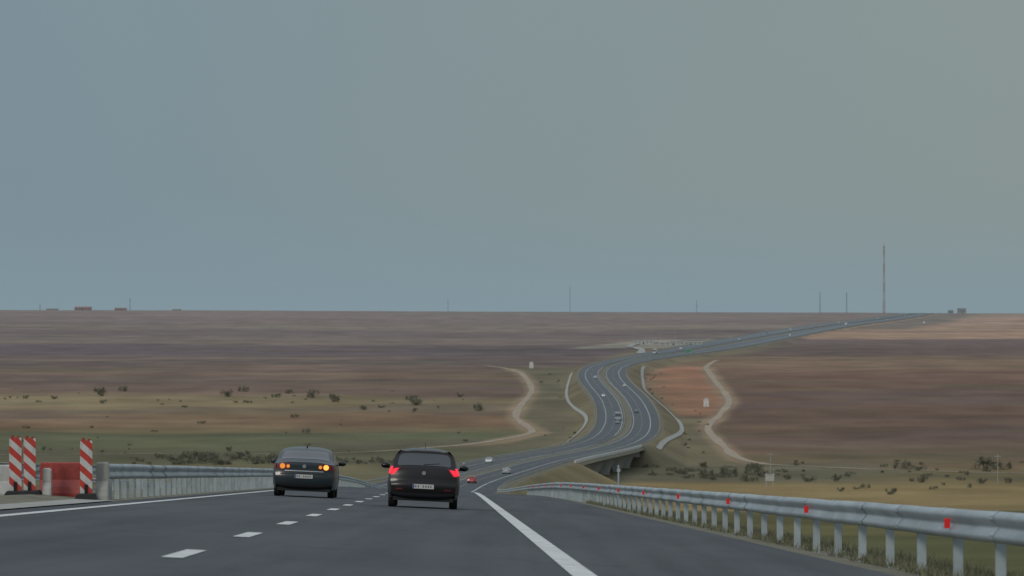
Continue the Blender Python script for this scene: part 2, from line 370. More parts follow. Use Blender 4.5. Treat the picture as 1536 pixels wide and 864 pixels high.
# ------------------------------------------------------------------ foliage
def folmat(name,c0,c1):
    fol=bpy.data.materials.new(name); fol.use_nodes=True; nt=fol.node_tree; b=nt.nodes['Principled BSDF']; b.inputs['Roughness'].default_value=.8; b.inputs['Specular IOR Level'].default_value=.2
    tc=nt.nodes.new('ShaderNodeTexCoord'); nz=noise_node(nt,tc,1.1,(1,1,1),3); cr=nt.nodes.new('ShaderNodeValToRGB')
    cr.color_ramp.elements[0].position=.35; cr.color_ramp.elements[0].color=(*c0,1); cr.color_ramp.elements[1].position=.68; cr.color_ramp.elements[1].color=(*c1,1)
    nt.links.new(nz.outputs['Fac'],cr.inputs[0]); nt.links.new(cr.outputs[0],b.inputs['Base Color']); return fol
fol=folmat('foliage',(.115,.12,.09),(.19,.185,.13))
bark=P('bark',(.12,.10,.08),.95)
def bush_mesh(seed,n=800):
    r=random.Random(seed); b_=MB(); lobes=[]
    for _ in range(9):
        rad=r.uniform(.35,.85); lobes.append((r.uniform(-1.7,1.7),r.uniform(-1.2,1.2),r.uniform(.25,1.0)+.35*r.random()**2,rad))
    for lx,ly,lz,lr in lobes[:6]:
        w=.05
        b_.add([(-w,-w,-.3),(w,-w,-.3),(w,w,-.3),(-w,w,-.3),(lx-.02,ly-.02,lz),(lx+.02,ly-.02,lz),(lx+.02,ly+.02,lz),(lx-.02,ly+.02,lz)],[(0,1,5,4),(1,2,6,5),(2,3,7,6),(3,0,4,7)],1)
    for _ in range(n):
        lx,ly,lz,lr=r.choice(lobes)
        d=Vector((r.gauss(0,1),r.gauss(0,1),r.gauss(0,1))).normalized()*lr*(r.random()**.5)*r.choice((1,1,1,1.25))
        p=Vector((lx,ly,lz))+Vector((d.x,d.y,d.z*.85)); p.z=max(p.z,.05)
        a=Vector((r.gauss(0,1),r.gauss(0,1),r.gauss(0,1))).normalized(); t=a.cross(Vector((r.random(),r.random(),r.random()+.1))).normalized(); s_=r.uniform(.07,.17)
        q=a.cross(t).normalized()
        b_.add([p-t*s_,p-q*s_*.5,p+t*s_,p+q*s_*.5],[(0,1,2,3)],0)
    me=bpy.data.meshes.new('bush_mesh'); me.from_pydata([tuple(x) for x in b_.v],[],b_.f); me.materials.append(fol); me.materials.append(bark); me.polygons.foreach_set('material_index',b_.m); return me
BM=[bush_mesh(k) for k in range(6)]
def bush(x,y,s=1,name='bush',parent=None,sx=1):
    o=bpy.data.objects.new(name,random.choice(BM)); sc.collection.objects.link(o)
    o.location=(x,y,float(terr(x,y))-.1*s); o.scale=(s*sx,s,s*random.uniform(.9,1.7)); o.rotation_euler=(0,0,random.uniform(0,6.28))
    if parent: o.parent=parent
    return o
for x,y,s in ((-224,2190,2.3),(-220,2260,1.8),(-157,2200,1.8),(-152,2260,2.0),(-128,2170,1.6),(-124,2230,1.2),(-107,2160,1.9),(-94,2120,2.0),(-75,2030,1.7),(-51,2090,2.3),(-54,2150,1.6),(-17,2020,1.9),(-29,2180,1.3),(-246,2150,1.0),
              (136,1395,1.8),(141,1385,1.4),(166,1405,2.2),(172,1400,1.7),(127,1240,1.2),(144,1230,1.1),(92,1240,1.2),(101,1250,1.1),(154,1240,.9),(70,1290,1.5),(62,1270,1.3),(80,1330,1.6),(110,1300,1.0)):
    bush(x,y,s)
scr=empty('scattered_scrub')
for k in range(70):
    y=random.choice((random.gauss(2130,60),random.uniform(1650,2350),random.gauss(1580,40))); x=random.uniform(-.135,-.01)*y
    if abs(x-float(tracks_l(y)))<7: continue
    bush(x,y,random.choice((.3,.4,.5,.8))*random.uniform(.8,1.2),'shrub',scr,1.3)
for k in range(34):
    y=random.uniform(1550,2600); x=float(C(y))+random.choice((-1,1))*random.uniform(22,38)
    bush(x,y,random.uniform(.25,.6),'shrub',scr,1.2)
hr=empty('bush_row')
for k in range(80):
    x=-140+k*1.35+random.uniform(-3,3)
    if random.random()<.15: continue
    bush(x,1480+random.uniform(-35,35)+ .2*x,random.uniform(.5,1.3)*(1.4 if -125<x<-70 else .8),'shrub',hr,1.4)
hr2=empty('valley_thicket')
for k in range(40):
    bush(random.uniform(45,95),random.uniform(1240,1420),random.uniform(.4,1.0),'shrub',hr2,1.4)
for k in range(30):
    bush(random.uniform(90,190),random.uniform(1100,1480),random.uniform(.3,.8),'shrub',hr2,1.3)

grassm=P('dry_grass',(.14,.14,.08),.9,noise=.4,nscale=3)
gv=[];gf=[]
N=34000
gy=14+(rng.random(N)**1.5)*150; go=14.2+np.abs(rng.normal(0,1,N))*.9+.0
cl=fbm(gy*.9,go*1.3,77)
for k in range(N):
    if cl[k]<.42: continue
    y=gy[k];o=go[k]; x=float(C(y))+o; 
    z=float(rz(y,o))-.02 if o<15.5 else float(terr(x,y)) if o>17 else float(rz(y,15.6))-.12-(o-15.6)*.84
    h=random.uniform(.03,.17)*(.4+cl[k]); a=random.uniform(0,3.14); w=.006+.004*random.random(); lx,ly=random.gauss(0,.07),random.gauss(0,.07)
    n=len(gv); gv+=[(x-w*math.cos(a),y-w*math.sin(a),z-.02),(x+w*math.cos(a),y+w*math.sin(a),z-.02),(x+lx,y+ly,z+h)]; gf.append((n,n+1,n+2))
mk('roadside_grass',gv,gf,grassm)

# ------------------------------------------------------------------ vehicles
glass=P('car_glass',(.02,.028,.032),.12,spec=.9,coat=.4,cr=.12)
glass2=P('window_glass',(.09,.11,.12),.2)
blackp=P('black_plastic',(.014,.014,.016),.6,spec=.3)
rimm=P('wheel_rim',(.35,.35,.36),.35,metal=.8)
platem=P('number_plate',(.46,.47,.45),.5); dark=P('plate_ink',(.05,.05,.06),.6)
tail_on=P('tail_light_lit',(.5,.02,.03),.5,emit=(1,.03,.06),es=.85,spec=.2)
tail_off=P('tail_light_lens',(.12,.012,.014),.4,coat=.2,cr=.3,spec=.3)
amber=P('indicator_lit',(.8,.35,.05),.4,emit=(1,.38,.07),es=1.4)
amber_dim=P('indicator_dim',(.6,.2,.03),.4,emit=(1,.32,.06),es=.55)
chrome=P('chrome_trim',(.45,.45,.45),.35,metal=1)
band=P('plate_band',(.02,.05,.3),.5)
HATCH=dict(L=4.03,W=1.78,H=1.49,top=[(.10,.24),(.03,.28),(0,.40),(-.01,.58),(.05,.66),(.07,.80),(.12,.96),(.20,1.03),(.50,1.35),(.47,1.40),(.62,1.44),(1.0,1.485),(1.5,1.49),(1.9,1.46),(2.2,1.37),(2.95,.99),(3.1,.93),(3.6,.82),(3.9,.68),(4.0,.5),(4.01,.35),(3.92,.24)],win=((.21,1.045),(.485,1.335)),belt=.93,roofw=.62)
SEDAN=dict(L=4.76,W=1.84,H=1.49,top=[(.12,.24),(.03,.29),(0,.42),(.0,.62),(.03,.68),(.05,.80),(.05,.98),(.09,1.03),(.45,1.06),(.72,1.08),(1.35,1.37),(1.6,1.44),(2.2,1.49),(2.7,1.46),(3.0,1.39),(3.75,1.0),(3.9,.96),(4.4,.86),(4.65,.7),(4.76,.5),(4.76,.36),(4.68,.24)],win=((.76,1.10),(1.33,1.36)),belt=.97,roofw=.66)
class Body:
    def __init__(s,S):
        s.S=S; p=np.array(S['top'],float)
        q=[p[0]]
        for a in range(len(p)-1): q+= [p[a]*.78+p[a+1]*.22,p[a]*.22+p[a+1]*.78]
        q.append(p[-1]); q=np.array(q); s.q=q
        d=np.r_[0,np.cumsum(np.hypot(*np.diff(q,axis=0).T))]; s.d=d; s.Lg=d[-1]
    def out(s,t): return np.array([np.interp(t,s.d,s.q[:,0]),np.interp(t,s.d,s.q[:,1])])
    def nrm(s,t):
        a=s.out(t+.01);b_=s.out(t-.01); d=a-b_; d/=max(1e-6,np.hypot(*d)); return np.array([-d[1],d[0]])
    def near(s,y,z):
        ts=np.linspace(0,s.Lg,800); P_=np.stack([s.out(t) for t in ts]); return ts[np.argmin((P_[:,0]-y)**2+(P_[:,1]-z)**2)]
    def hw(s,y,z):
        S=s.S; w=S['W']/2; L=S['L']; hb=S['belt']; H=S['H']
        f=np.interp(z,[.2,.35,.6,hb-.1,hb,hb+.08,(hb+H)/2+.08,H-.06,H],[.93,.985,1.0,.985,.955,.91,.5*(.91+S['roofw'])+.04,S['roofw']+.05,S['roofw']-.03])
        g=1-.15*max(0,1-max(y,0)/.55)**2.2-.16*max(0,1-(L-min(y,L))/.8)**2.2
        return w*f*g
    def pt(s,t,u,off=0):
        o=s.out(t);n=s.nrm(t); k=off-.085*abs(u)**4
        y,z=o+n*k; return (s.hw(y,z)*u+0*off,y,z)
    def side(s,y,z,sg,off=0): return (sg*(s.hw(y,z)+off),y,z)
    def top(s,y):
        ts=np.linspace(0,s.Lg,300); P_=np.stack([s.out(t) for t in ts]); 
        c=P_[np.abs(P_[:,0]-y)<.04]; return c[:,1].max()
def grid(pts):
    nr=len(pts);nc=len(pts[0]); v=[p for r in pts for p in r]; f=[(a*nc+k,a*nc+k+1,(a+1)*nc+k+1,(a+1)*nc+k) for a in range(nr-1) for k in range(nc-1)]
    return v,f
def car(name,S,loc,rot,paint,kind,lit=False,hi=True):
    B=Body(S); e=empty(name,loc,rot); L,W=S['L'],S['W']; nt_=110 if hi else 50; nu=21 if hi else 9
    b_=MB(); ts=np.linspace(0,B.Lg,nt_); us=np.linspace(-1,1,nu)
    b_.add(*grid([[B.pt(t,u) for u in us] for t in ts]))
    lows=[(np.interp(i,[0,nt_-1],[.12,L-.1]),.23) for i in range(nt_)]
    for sg in (-1,1):
        g_=[]
        for i,t in enumerate(ts):
            x,y,z=B.pt(t,1); r=[]
            for w in np.linspace(0,1,14 if hi else 6):
                yy=y*(1-w)+lows[i][0]*w; zz=z*(1-w)+lows[i][1]*w; r.append(B.side(yy,zz,sg))
            g_.append(r)
        b_.add(*grid(g_))
    b_.obj('body_shell',[paint],e,True)
    d=MB(); d.box(-W*.42,W*.42,.15,L-.15,.17,.27); d.obj('underbody',[blackp],e)
    def patch(nm,t0,t1,u0,u1,mat,off=.006,nu_=12,nv=8,taper=0,sm=True):
        g_=[]
        for t in np.linspace(t0,t1,nv):
            k=(t-t0)/(t1-t0) if t1!=t0 else 0; sh=1-taper*k
            e_=1-.06*max(0,abs(k-.5)*2-.6)**2/.16 if nv>4 else 1
            g_.append([B.pt(t,u*sh*e_,off) for u in np.linspace(u0,u1,nu_)])
        v,f=grid(g_); return mk(nm,v,f,mat,e,sm)
    tw0,tw1=B.near(*S['win'][0]),B.near(*S['win'][1])
    patch('rear_window',tw0,tw1,-.86,.86,glass,taper=.0)
    tf0,tf1=(B.near(2.25,1.34),B.near(2.9,1.01)) if kind=='hatch' else (B.near(3.05,1.36),B.near(3.7,1.02))
    patch('windscreen',tf0,tf1,-.86,.86,glass)
    y0,y1=(.75,2.75) if kind=='hatch' else (1.0,3.5)
    for sg in (-1,1):
        for k,(a,c_) in enumerate(((y0,(y0+y1)/2-.15),((y0+y1)/2-.09,y1))):
            g_=[]
            for y in np.linspace(a,c_,10):
                zt=B.top(y)-.15; zb=S['belt']+.05
                if zt<zb+.02: zt=zb+.02
                g_.append([B.side(y,z,sg,.006) for z in np.linspace(zb,zt,7)])
            v,f=grid(g_); mk('side_window',v,f,glass,e,True)
    wy=(.72,L-.85) if kind=='hatch' else (1.02,L-.95)
    wb=MB(); ar=MB()
    for y in wy:
        for sg in (-1,1):
            x0=sg*(W/2-.235); 
            n=24; rr_=[(0,.19),(0,.29),(.025,.315),(.17,.315),(.2,.295),(.2,.2)]
            v=[];f=[]
            for px,r in rr_:
                for k in range(n): a=2*math.pi*k/n; v.append((x0+sg*px,y+r*math.cos(a),.315+r*math.sin(a)))
            for a in range(len(rr_)-1):
                for k in range(n): f.append((a*n+k,a*n+(k+1)%n,(a+1)*n+(k+1)%n,(a+1)*n+k))
            f.append(tuple(range(n))); wb.add(v,f,0)
            v=[(x0+sg*.17,y,.315)]+[(x0+sg*.185,y+.2*math.cos(2*math.pi*k/n),.315+.2*math.sin(2*math.pi*k/n)) for k in range(n)]
            wb.add(v,[(0,1+k,1+(k+1)%n) for k in range(n)],1)
            v=[];
            for k in range(17):
                a=math.pi*k/16; yy=y+.37*math.cos(a); zz=max(.235,.315+.36*math.sin(a)-.03); v.append(B.side(yy,zz,sg,.004))
            v.append(B.side(y,.24,sg,.004)); ar.add(v,[(17,k,k+1) for k in range(16)])
    wb.obj('wheels',[rubber,rimm],e,False); ar.obj('wheel_arches',[blackp],e)
    zp=.53 if kind=='hatch' else .60
    tp=B.near(0,zp); c=B.pt(tp,0,.02); pm=MB(); pm.box(-.26,.26,c[1]-.012,c[1]+.012,zp-.055,zp+.055,m=0)
    for k in range(7):
        if k in(2,): continue
        pm.box(-.20+k*.062,-.175+k*.062,c[1]-.015,c[1]-.0125,zp-.026,zp+.026,m=1)
    pm.box(-.255,-.225,c[1]-.015,c[1]-.0125,zp-.05,zp+.05,m=2)
    pm.obj('number_plate',[platem,dark,band],e)
    mm=MB(); my=2.55 if kind=='hatch' else 3.25
    for sg in (-1,1):
        v=[];f=[];nn=10
        for a in range(7):
            ph=math.pi*a/6
            for k in range(nn):
                th=2*math.pi*k/nn; v.append((sg*(W/2+.10)+.12*math.sin(ph)*math.cos(th),my+.06*math.cos(ph),1.02+.075*math.sin(ph)*math.sin(th)))
        for a in range(6):
            for k in range(nn): f.append((a*nn+k,a*nn+(k+1)%nn,(a+1)*nn+(k+1)%nn,(a+1)*nn+k))
        mm.add(v,f); mm.box(*sorted((sg*(W/2-.1),sg*(W/2+.06))),my-.02,my+.03,.95,.99)
    mm.obj('door_mirrors',[paint],e,True)
    tb0,tb1=B.near(.08,.24),B.near(0,.36)
    patch('lower_bumper',tb0,tb1,-.97,.97,blackp)
    if kind=='hatch':
        t0,t1=B.near(.07,.78),B.near(.16,1.01)
        for sg in (-1,1):
            def lens(nm,ka,kb,um,mat,off):
                pts=[[B.pt(t0+(t1-t0)*k,sg*u,off) for u in np.linspace(um+.16*(1-k)**1.5,1.0,8)] for k in np.linspace(ka,kb,6)]
                v,f=grid(pts); mk(nm,v,f,mat,e,True)
            lens('tail_light',0,1,.74,tail_off,.012); lens('tail_lamp_lit',.15,.85,.80,tail_on if lit else tail_off,.018)
            g_=[[B.side(y,z,sg,.012) for y in np.linspace(.12,.34+(z-.8)*.5,6)] for z in np.linspace(.82,1.0,5)]
            v,f=grid(g_); mk('tail_light_side',v,f,tail_on if lit else tail_off,e,True)
        patch('tailgate_seam',B.near(.045,.655),B.near(.05,.675),-.8,.8,blackp,.004,nv=2)
        patch('spoiler_brake_light',B.near(.47,1.385),B.near(.475,1.40),-.12,.12,tail_off,.006,nv=2)
        w=MB(); 
        a=np.array(B.pt(tw0,-.02,.02)); c2=np.array(B.pt(tw0+.06,.5,.02)); w.add([a,a+(0,0,.02),c2+(0,0,.015),c2],[(0,1,2,3)]); w.obj('rear_wiper',[blackp],e)
        for sg in (-1,1): patch('bumper_reflector',B.near(0,.44),B.near(0,.475),*sorted((sg*.68,sg*.88)),tail_off,.006,nv=2)
        w=MB(); w.cyl((0,1.0,1.48),.006,.14,'z',6,r2=.004); w.obj('roof_antenna',[blackp],e)
        w=MB(); w.cyl((0,B.out(B.near(.09,.86))[0]-.03,.86),.05,.02,'y',14); w.obj('badge',[chrome],e)
    else:
        t0,t1=B.near(.04,.80),B.near(.05,.97)
        for sg in (-1,1):
            pts=[[B.pt(t,sg*u,.010) for u in np.linspace(.52+.06*(1-k),1.0,9)] for k,t in zip(np.linspace(0,1,5),np.linspace(t0,t1,5))]
            v,f=grid(pts); mk('tail_light',v,f,tail_off,e,True)
            g_=[[B.side(y,z,sg,.010) for y in np.linspace(.10,.40,6)] for z in np.linspace(.80,.97,5)]
            v,f=grid(g_); mk('tail_light_side',v,f,tail_off,e,True)
            if lit:
                for u,r,mt in ((.80,.078,amber if sg>0 else amber_dim),(.60,.05,amber_dim)):
                    c=B.pt(B.near(.05,.885),sg*u,.03); w=MB(); w.cyl((c[0],c[1]-.005,c[2]),r,.02,'y',18); w.obj('round_lamp',[mt],e)
        patch('boot_trim',B.near(.03,.745),B.near(.035,.765),-.7,.7,chrome,.01,nv=2)
        patch('boot_seam',B.near(0,.672),B.near(.03,.69),-.85,.85,blackp,.004,nv=2)
        w=MB(); w.cyl((0,B.out(B.near(.05,.9))[0]-.02,.895),.055,.02,'y',16); w.obj('badge',[chrome],e)
        w=MB(); w.box(-.02,.02,1.75,1.9,1.45,1.51); w.obj('roof_antenna',[blackp],e)
    return e
def paint(nm,c,ct=.8,sp=.5): return P(nm,c,.34,metal=.0,coat=ct,spec=sp,cr=.1)
def put(o,y): return (float(C(y))+o*float(WD(y)),y,float(rz(y,o))+.012)
def heading(y): return -math.atan2(float(C(y+20)-C(y-20)),40)
blackpaint=paint('paint_black',(.008,.006,.007),.22,.3); bluepaint=paint('paint_dark_blue',(.012,.020,.025),.35,.35)
def place(name,S,o,y,p,kind,lit=False,hi=True,back=False):
    h=heading(y)+(math.pi if back else 0); e=car(name,S,put(o,y),h,p,kind,lit,hi)
    e.rotation_euler=(math.atan2(float(R(y+5)-R(y-5)),10)*(-1 if back else 1),(float(np.interp(y,ROWS,CRr)) if not back else 0),h)
    return e
place('hatchback_car',HATCH,8.04,98.5,blackpaint,'hatch',True)
place('sedan_car',SEDAN,4.42,116.5,bluepaint,'sedan',True)
cols=dict(white=paint('paint_white',(.6,.6,.6)),silver=paint('paint_silver',(.38,.40,.43)),red=paint('paint_red',(.4,.02,.03)),grey=paint('paint_grey',(.12,.13,.14)))
for nm,S,k,o,y,c,bk in (('hatchback_car',HATCH,'hatch',6.8,790,'red',0),('sedan_car',SEDAN,'sedan',8,925,'silver',0),('sedan_car',SEDAN,'sedan',-8,1120,'white',1),('hatchback_car',HATCH,'hatch',-4.5,1760,'grey',1),
    ('sedan_car',SEDAN,'sedan',-8,2080,'white',1),('sedan_car',SEDAN,'sedan',4.5,1880,'grey',0),('hatchback_car',HATCH,'hatch',8,2200,'white',0),('hatchback_car',HATCH,'hatch',-4.5,2330,'silver',1),
    ('sedan_car',SEDAN,'sedan',-8,3300,'white',1),('sedan_car',SEDAN,'sedan',-4.5,3900,'silver',1),('hatchback_car',HATCH,'hatch',8,4200,'white',0),('sedan_car',SEDAN,'sedan',-8,4700,'white',1),('hatchback_car',HATCH,'hatch',-8,5500,'white',1),('sedan_car',SEDAN,'sedan',8,5900,'white',0),('sedan_car',SEDAN,'sedan',-8,6300,'white',1),('sedan_car',SEDAN,'sedan',4,6700,'white',0),('hatchback_car',HATCH,'hatch',-4,5000,'red',1)):
    place(nm,S,o,y,cols[c],k,False,False,bool(bk))
def truck(o,y,c,back=False,ln=9,loc=None):
    e=empty('lorry',loc or put(o,y),heading(y)+(math.pi if back else 0))
    b_=MB(); b_.box(-1.25,1.25,0,ln,1.0,3.7,m=0)
    yc=ln+.3
    v=[(-1.2,yc,.6),(1.2,yc,.6),(1.2,yc+2.1,.6),(-1.2,yc+2.1,.6),(-1.2,yc,3.1),(1.2,yc,3.1),(1.15,yc+1.6,3.1),(-1.15,yc+1.6,3.1),(1.2,yc+2.1,1.7),(-1.2,yc+2.1,1.7)]
    b_.add(v,[(0,3,2,1),(0,1,5,4),(1,2,8,6,5),(3,0,4,7,9),(2,3,9,8),(4,5,6,7)],0); b_.add([(-1.1,yc+2.09,1.75),(1.1,yc+2.09,1.75),(1.08,yc+1.66,3.0),(-1.08,yc+1.66,3.0)],[(0,1,2,3)],1)
    b_.box(-.5,.5,.2,yc+1,.6,1.0,m=2)
    b_.obj('body',[c,glass,blackp],e); w=MB()
    for yy in (1.5,2.7,ln+1.4):
        for sg in (-1,1): w.cyl((sg*1.2-(.3 if sg>0 else 0),yy,.5),.5,.3,'x',14)
    w.obj('wheels',[rubber],e)
truck(-4.5,1800,cols['silver'],True,5); truck(-8,3050,cols['white'],True); truck(8,5150,cols['white']); truck(-8,4350,cols['silver'],True)
truck(0,5600,cols['white'],loc=(577,5600,float(terr(577,5600))))

# ------------------------------------------------------------------ roadworks furniture (left)
def stripe_mat():
    m=bpy.data.materials.new('red_white_stripes'); m.use_nodes=True; nt=m.node_tree; b=nt.nodes['Principled BSDF']; b.inputs['Roughness'].default_value=.5
    tc=nt.nodes.new('ShaderNodeTexCoord'); sx=nt.nodes.new('ShaderNodeSeparateXYZ'); nt.links.new(tc.outputs['Object'],sx.inputs[0])
    a=math_node(nt,'SUBTRACT',sx.outputs['Z'],math_node(nt,'MULTIPLY',sx.outputs['X'],-.9))
    fr=math_node(nt,'FRACT',math_node(nt,'MULTIPLY',a,3.2)); gt=math_node(nt,'GREATER_THAN',fr,.5)
    mx=nt.nodes.new('ShaderNodeMix'); mx.data_type='RGBA'; mx.inputs[6].default_value=(.55,.55,.53,1); mx.inputs[7].default_value=(.5,.045,.03,1)
    nt.links.new(gt,mx.inputs[0])
    nz=noise_node(nt,tc,9,(1,1,.5),5); mr=nt.nodes.new('ShaderNodeMapRange'); mr.inputs[1].default_value=.3; mr.inputs[2].default_value=.7; mr.inputs[3].default_value=.72; mr.inputs[4].default_value=1.05; nt.links.new(nz.outputs['Fac'],mr.inputs[0])
    vm=nt.nodes.new('ShaderNodeVectorMath'); vm.operation='SCALE'; nt.links.new(mx.outputs[2],vm.inputs[0]); nt.links.new(mr.outputs[0],vm.inputs['Scale'])
    nt.links.new(vm.outputs[0],b.inputs['Base Color']); return m
stripes=stripe_mat(); redpl=P('red_plastic',(.30,.045,.035),.5,noise=.3,nscale=5); whitepl=P('white_plastic',(.42,.42,.40),.5,noise=.2,nscale=5)
def beacon(x,y,rot=0):
    o=x-float(C(y)); z=float(rz(y,o))+.02; e=empty('striped_delineator_post',(x,y,z),rot)
    b_=MB(); 
    out=[(-.125,.12),(.125,.12),(.125,1.17)]+[(.125-.04+.04*math.cos(a),1.17+.04*math.sin(a)) for a in np.linspace(0,math.pi/2,4)]+[(-.125+.04-.04*math.sin(a),1.17+.04*math.cos(a)) for a in np.linspace(0,math.pi/2,4)]+[(-.125,1.17)]
    k=len(out); v=[(p,-.02,q) for p,q in out]+[(p,.02,q) for p,q in out]
    f=[tuple(range(k)),tuple(range(k,2*k))[::-1]]+[(i_,i_+k,(i_+1)%k+k,(i_+1)%k) for i_ in range(k)]
    b_.add(v,f); b_.obj('board',[stripes],e)
    f_=MB(); v=[(-.22,-.4,0),(.22,-.4,0),(.22,.4,0),(-.22,.4,0),(-.17,-.34,.11),(.17,-.34,.11),(.17,.34,.11),(-.17,.34,.11)]
    f_.add(v,[(0,3,2,1),(4,5,6,7),(0,1,5,4),(1,2,6,5),(2,3,7,6),(3,0,4,7)]); f_.box(-.035,.035,-.035,.035,.1,.3); f_.obj('rubber_foot',[rubber],e)
    l=MB(); l.cyl((-.06,0,1.2),.03,.06,'z',10); l.cyl((.06,0,1.2),.03,.04,'z',10); l.obj('lamp_socket',[redpl],e)
def barrier(name,x0,x1,y,h,mat,d=.4,prof=True):
    xm=(x0+x1)/2; o=xm-float(C(y)); z=float(rz(y,o))+.015; e=empty(name,(xm,y,z)); w=(x1-x0)/2
    pr=[(-d/2,0),(-d/2,.12*h),(-d*.42,.3*h),(-d*.22,.5*h),(-d*.2,h*.97),(-d*.14,h),(d*.14,h),(d*.2,h*.97),(d*.22,.5*h),(d*.42,.3*h),(d/2,.12*h),(d/2,0)]
    v=[];k=len(pr)
    for x in (-w,-w+.03,w-.03,w):
        s_=.94 if abs(abs(x)-w)<1e-6 else 1
        v+=[(x,p*s_,q*(s_ if q>0 else 1)) for p,q in pr]
    f=[(a*k+i_,a*k+(i_+1)%k,(a+1)*k+(i_+1)%k,(a+1)*k+i_) for a in range(3) for i_ in range(k)]+[tuple(range(k))[::-1],tuple(range(3*k,4*k))]
    mk('shell',v,f,mat,e)
    r=MB(); 
    for q in (-w*.5,w*.5): r.box(q-.03,q+.03,-d*.23,-d*.205,.55*h,.9*h)
    r.obj('ribs',[mat],e)
beacon(-10.18,82.0,.05); beacon(-10.08,83.6,-.05); beacon(-8.75,82.2,.03)
barrier('red_plastic_barrier',-9.98,-8.90,84.6,.74,redpl)
barrier('white_plastic_barrier',-12.2,-10.5,84.2,.68,whitepl)
barrier('white_plastic_barrier',-9.84,-9.66,83.9,.6,whitepl,.3)
barrier('concrete_barrier',-8.58,-8.32,82.6,.78,conc,.5)

# ------------------------------------------------------------------ masts, poles, buildings
hazeg=P('mast_grey',(.26,.31,.34),.8); mred=P('mast_red',(.36,.29,.29),.8); mwhite=P('mast_white',(.38,.40,.41),.8)  # mast tints paled by hand, haze is part of the colour
def mast(name,x,y,h,w,mats,base=None):
    z=float(terr(x,y))-.5 if base is None else base; e=empty(name,(x,y,z)); b_=MB(); n=max(6,int(h/6)); t=w*.11
    def bar(p,q,th,m):
        p=Vector(p);q=Vector(q);d=(q-p).normalized();a=d.cross(Vector((.3,.9,.1))).normalized()*th;c=d.cross(a).normalized()*th
        v=[p+a,p+c,p-a,p-c,q+a,q+c,q-a,q-c]; b_.add([tuple(k) for k in v],[(0,1,5,4),(1,2,6,5),(2,3,7,6),(3,0,4,7),(0,3,2,1),(4,5,6,7)],m)
    for k in range(n):
        m=(k*7//n)%2 if len(mats)>1 else 0
        z0,z1=h*k/n,h*(k+1)/n; w0=w*(1-.5*k/n)/2; w1=w*(1-.5*(k+1)/n)/2
        c0=[(-w0,-w0,z0),(w0,-w0,z0),(w0,w0,z0),(-w0,w0,z0)];c1=[(-w1,-w1,z1),(w1,-w1,z1),(w1,w1,z1),(-w1,w1,z1)]
        for j in range(4): bar(c0[j],c1[j],t,m); bar(c0[j],c1[(j+1)%4],t*.7,m); bar(c1[j],c1[(j+1)%4],t*.7,m)
    bar((0,0,h),(0,0,h*1.05),t,0)
    b_.obj('lattice',mats,e)
mast('radio_mast',744,8000,136,4.0,[mred,mwhite])
for px,h,w in ((1230,42,2.2),(1270,42,2.2),(855,52,1.4),(1045,26,1.4),(672,26,1.4),(195,26,1.8),(60,14,1.6)):
    mast('lattice_mast',(px-768)/6000*8100,8100,h,w,[hazeg])
brickm=P('red_brick_wall',(.25,.21,.20),.9,noise=.15,nscale=.3); roofm=P('roof_tile',(.26,.18,.175),.9); wallm=P('pale_wall',(.40,.41,.39),.8,noise=.1,nscale=.3); hwall=P('hazed_wall',(.27,.29,.29),.9)  # horizon building colours are paled to suggest distance haze
def house(name,x,y,w,d,h,wall,roof,flat=False,nwin=5):
    z=float(terr(x,y)); e=empty(name,(x,y,z)); b_=MB(); b_.box(-w/2,w/2,-d/2,d/2,-1,h); b_.obj('walls',[wall],e)
    r=MB()
    if flat: r.box(-w/2-.4,w/2+.4,-d/2-.4,d/2+.4,h+.003,h+.6)
    else:
        rh=h*.55; r.add([(-w/2-.4,-d/2-.4,h+.003),(w/2+.4,-d/2-.4,h+.003),(w/2+.4,d/2+.4,h+.003),(-w/2-.4,d/2+.4,h+.003),(-w/2-.4,0,h+rh),(w/2+.4,0,h+rh)],[(0,1,5,4),(2,3,4,5),(0,4,3),(1,2,5),(0,3,2,1)])
    r.obj('roof',[roof],e); q=MB()
    for k in range(nwin):
        xx=-w/2+w*(k+.5)/nwin; q.box(xx-w/nwin*.15,xx+w/nwin*.15,-d/2-.05,-d/2+.02,h*.4,h*.7)
    q.box(-w*.03,w*.03,-d/2-.055,-d/2-.051,0,h*.6); q.obj('windows_and_door',[glass2],e)
house('brick_house',-890,8300,34,14,5,brickm,roofm); house('brick_house',-812,8300,24,12,3.5,brickm,roofm); house('brick_house',-700,8350,18,12,2.2,hwall,hwall,nwin=3); house('brick_house',-960,8350,24,12,2.6,hwall,hwall,nwin=3)
house('industrial_building',905,8050,16,16,10,hwall,hazeg,True); house('industrial_building',885,8070,10,10,6,hwall,hazeg,True,2)
for px,y,w,h in ((965,3720,18,3.4),(1010,3660,26,2.4),(1036,3600,20,2.6)):
    house('service_station_building',(px-768)/6000*y,y,w,10,h,wallm,wallm,True)
def lamp(x,y,h,z=None,arm=2.0,name='street_lamp'):
    z=float(terr(x,y)) if z is None else z; e=empty(name,(x,y,z)); b_=MB(); b_.cyl((0,0,-.5),.14,h+.5,'z',8,r2=.07)
    b_.box(-arm,0,-.05,.05,h-.1,h); b_.box(-arm-.5,-arm+.3,-.15,.15,h-.05,h+.12); b_.obj('pole',[steel_far],e)
for px,y in ((1013,3700),(990,3650),(1045,3640),(950,3750)): lamp((px-768)/6000*y,y,14 if px==1013 else 10)
wp=P('white_paint',(.6,.6,.58),.7)
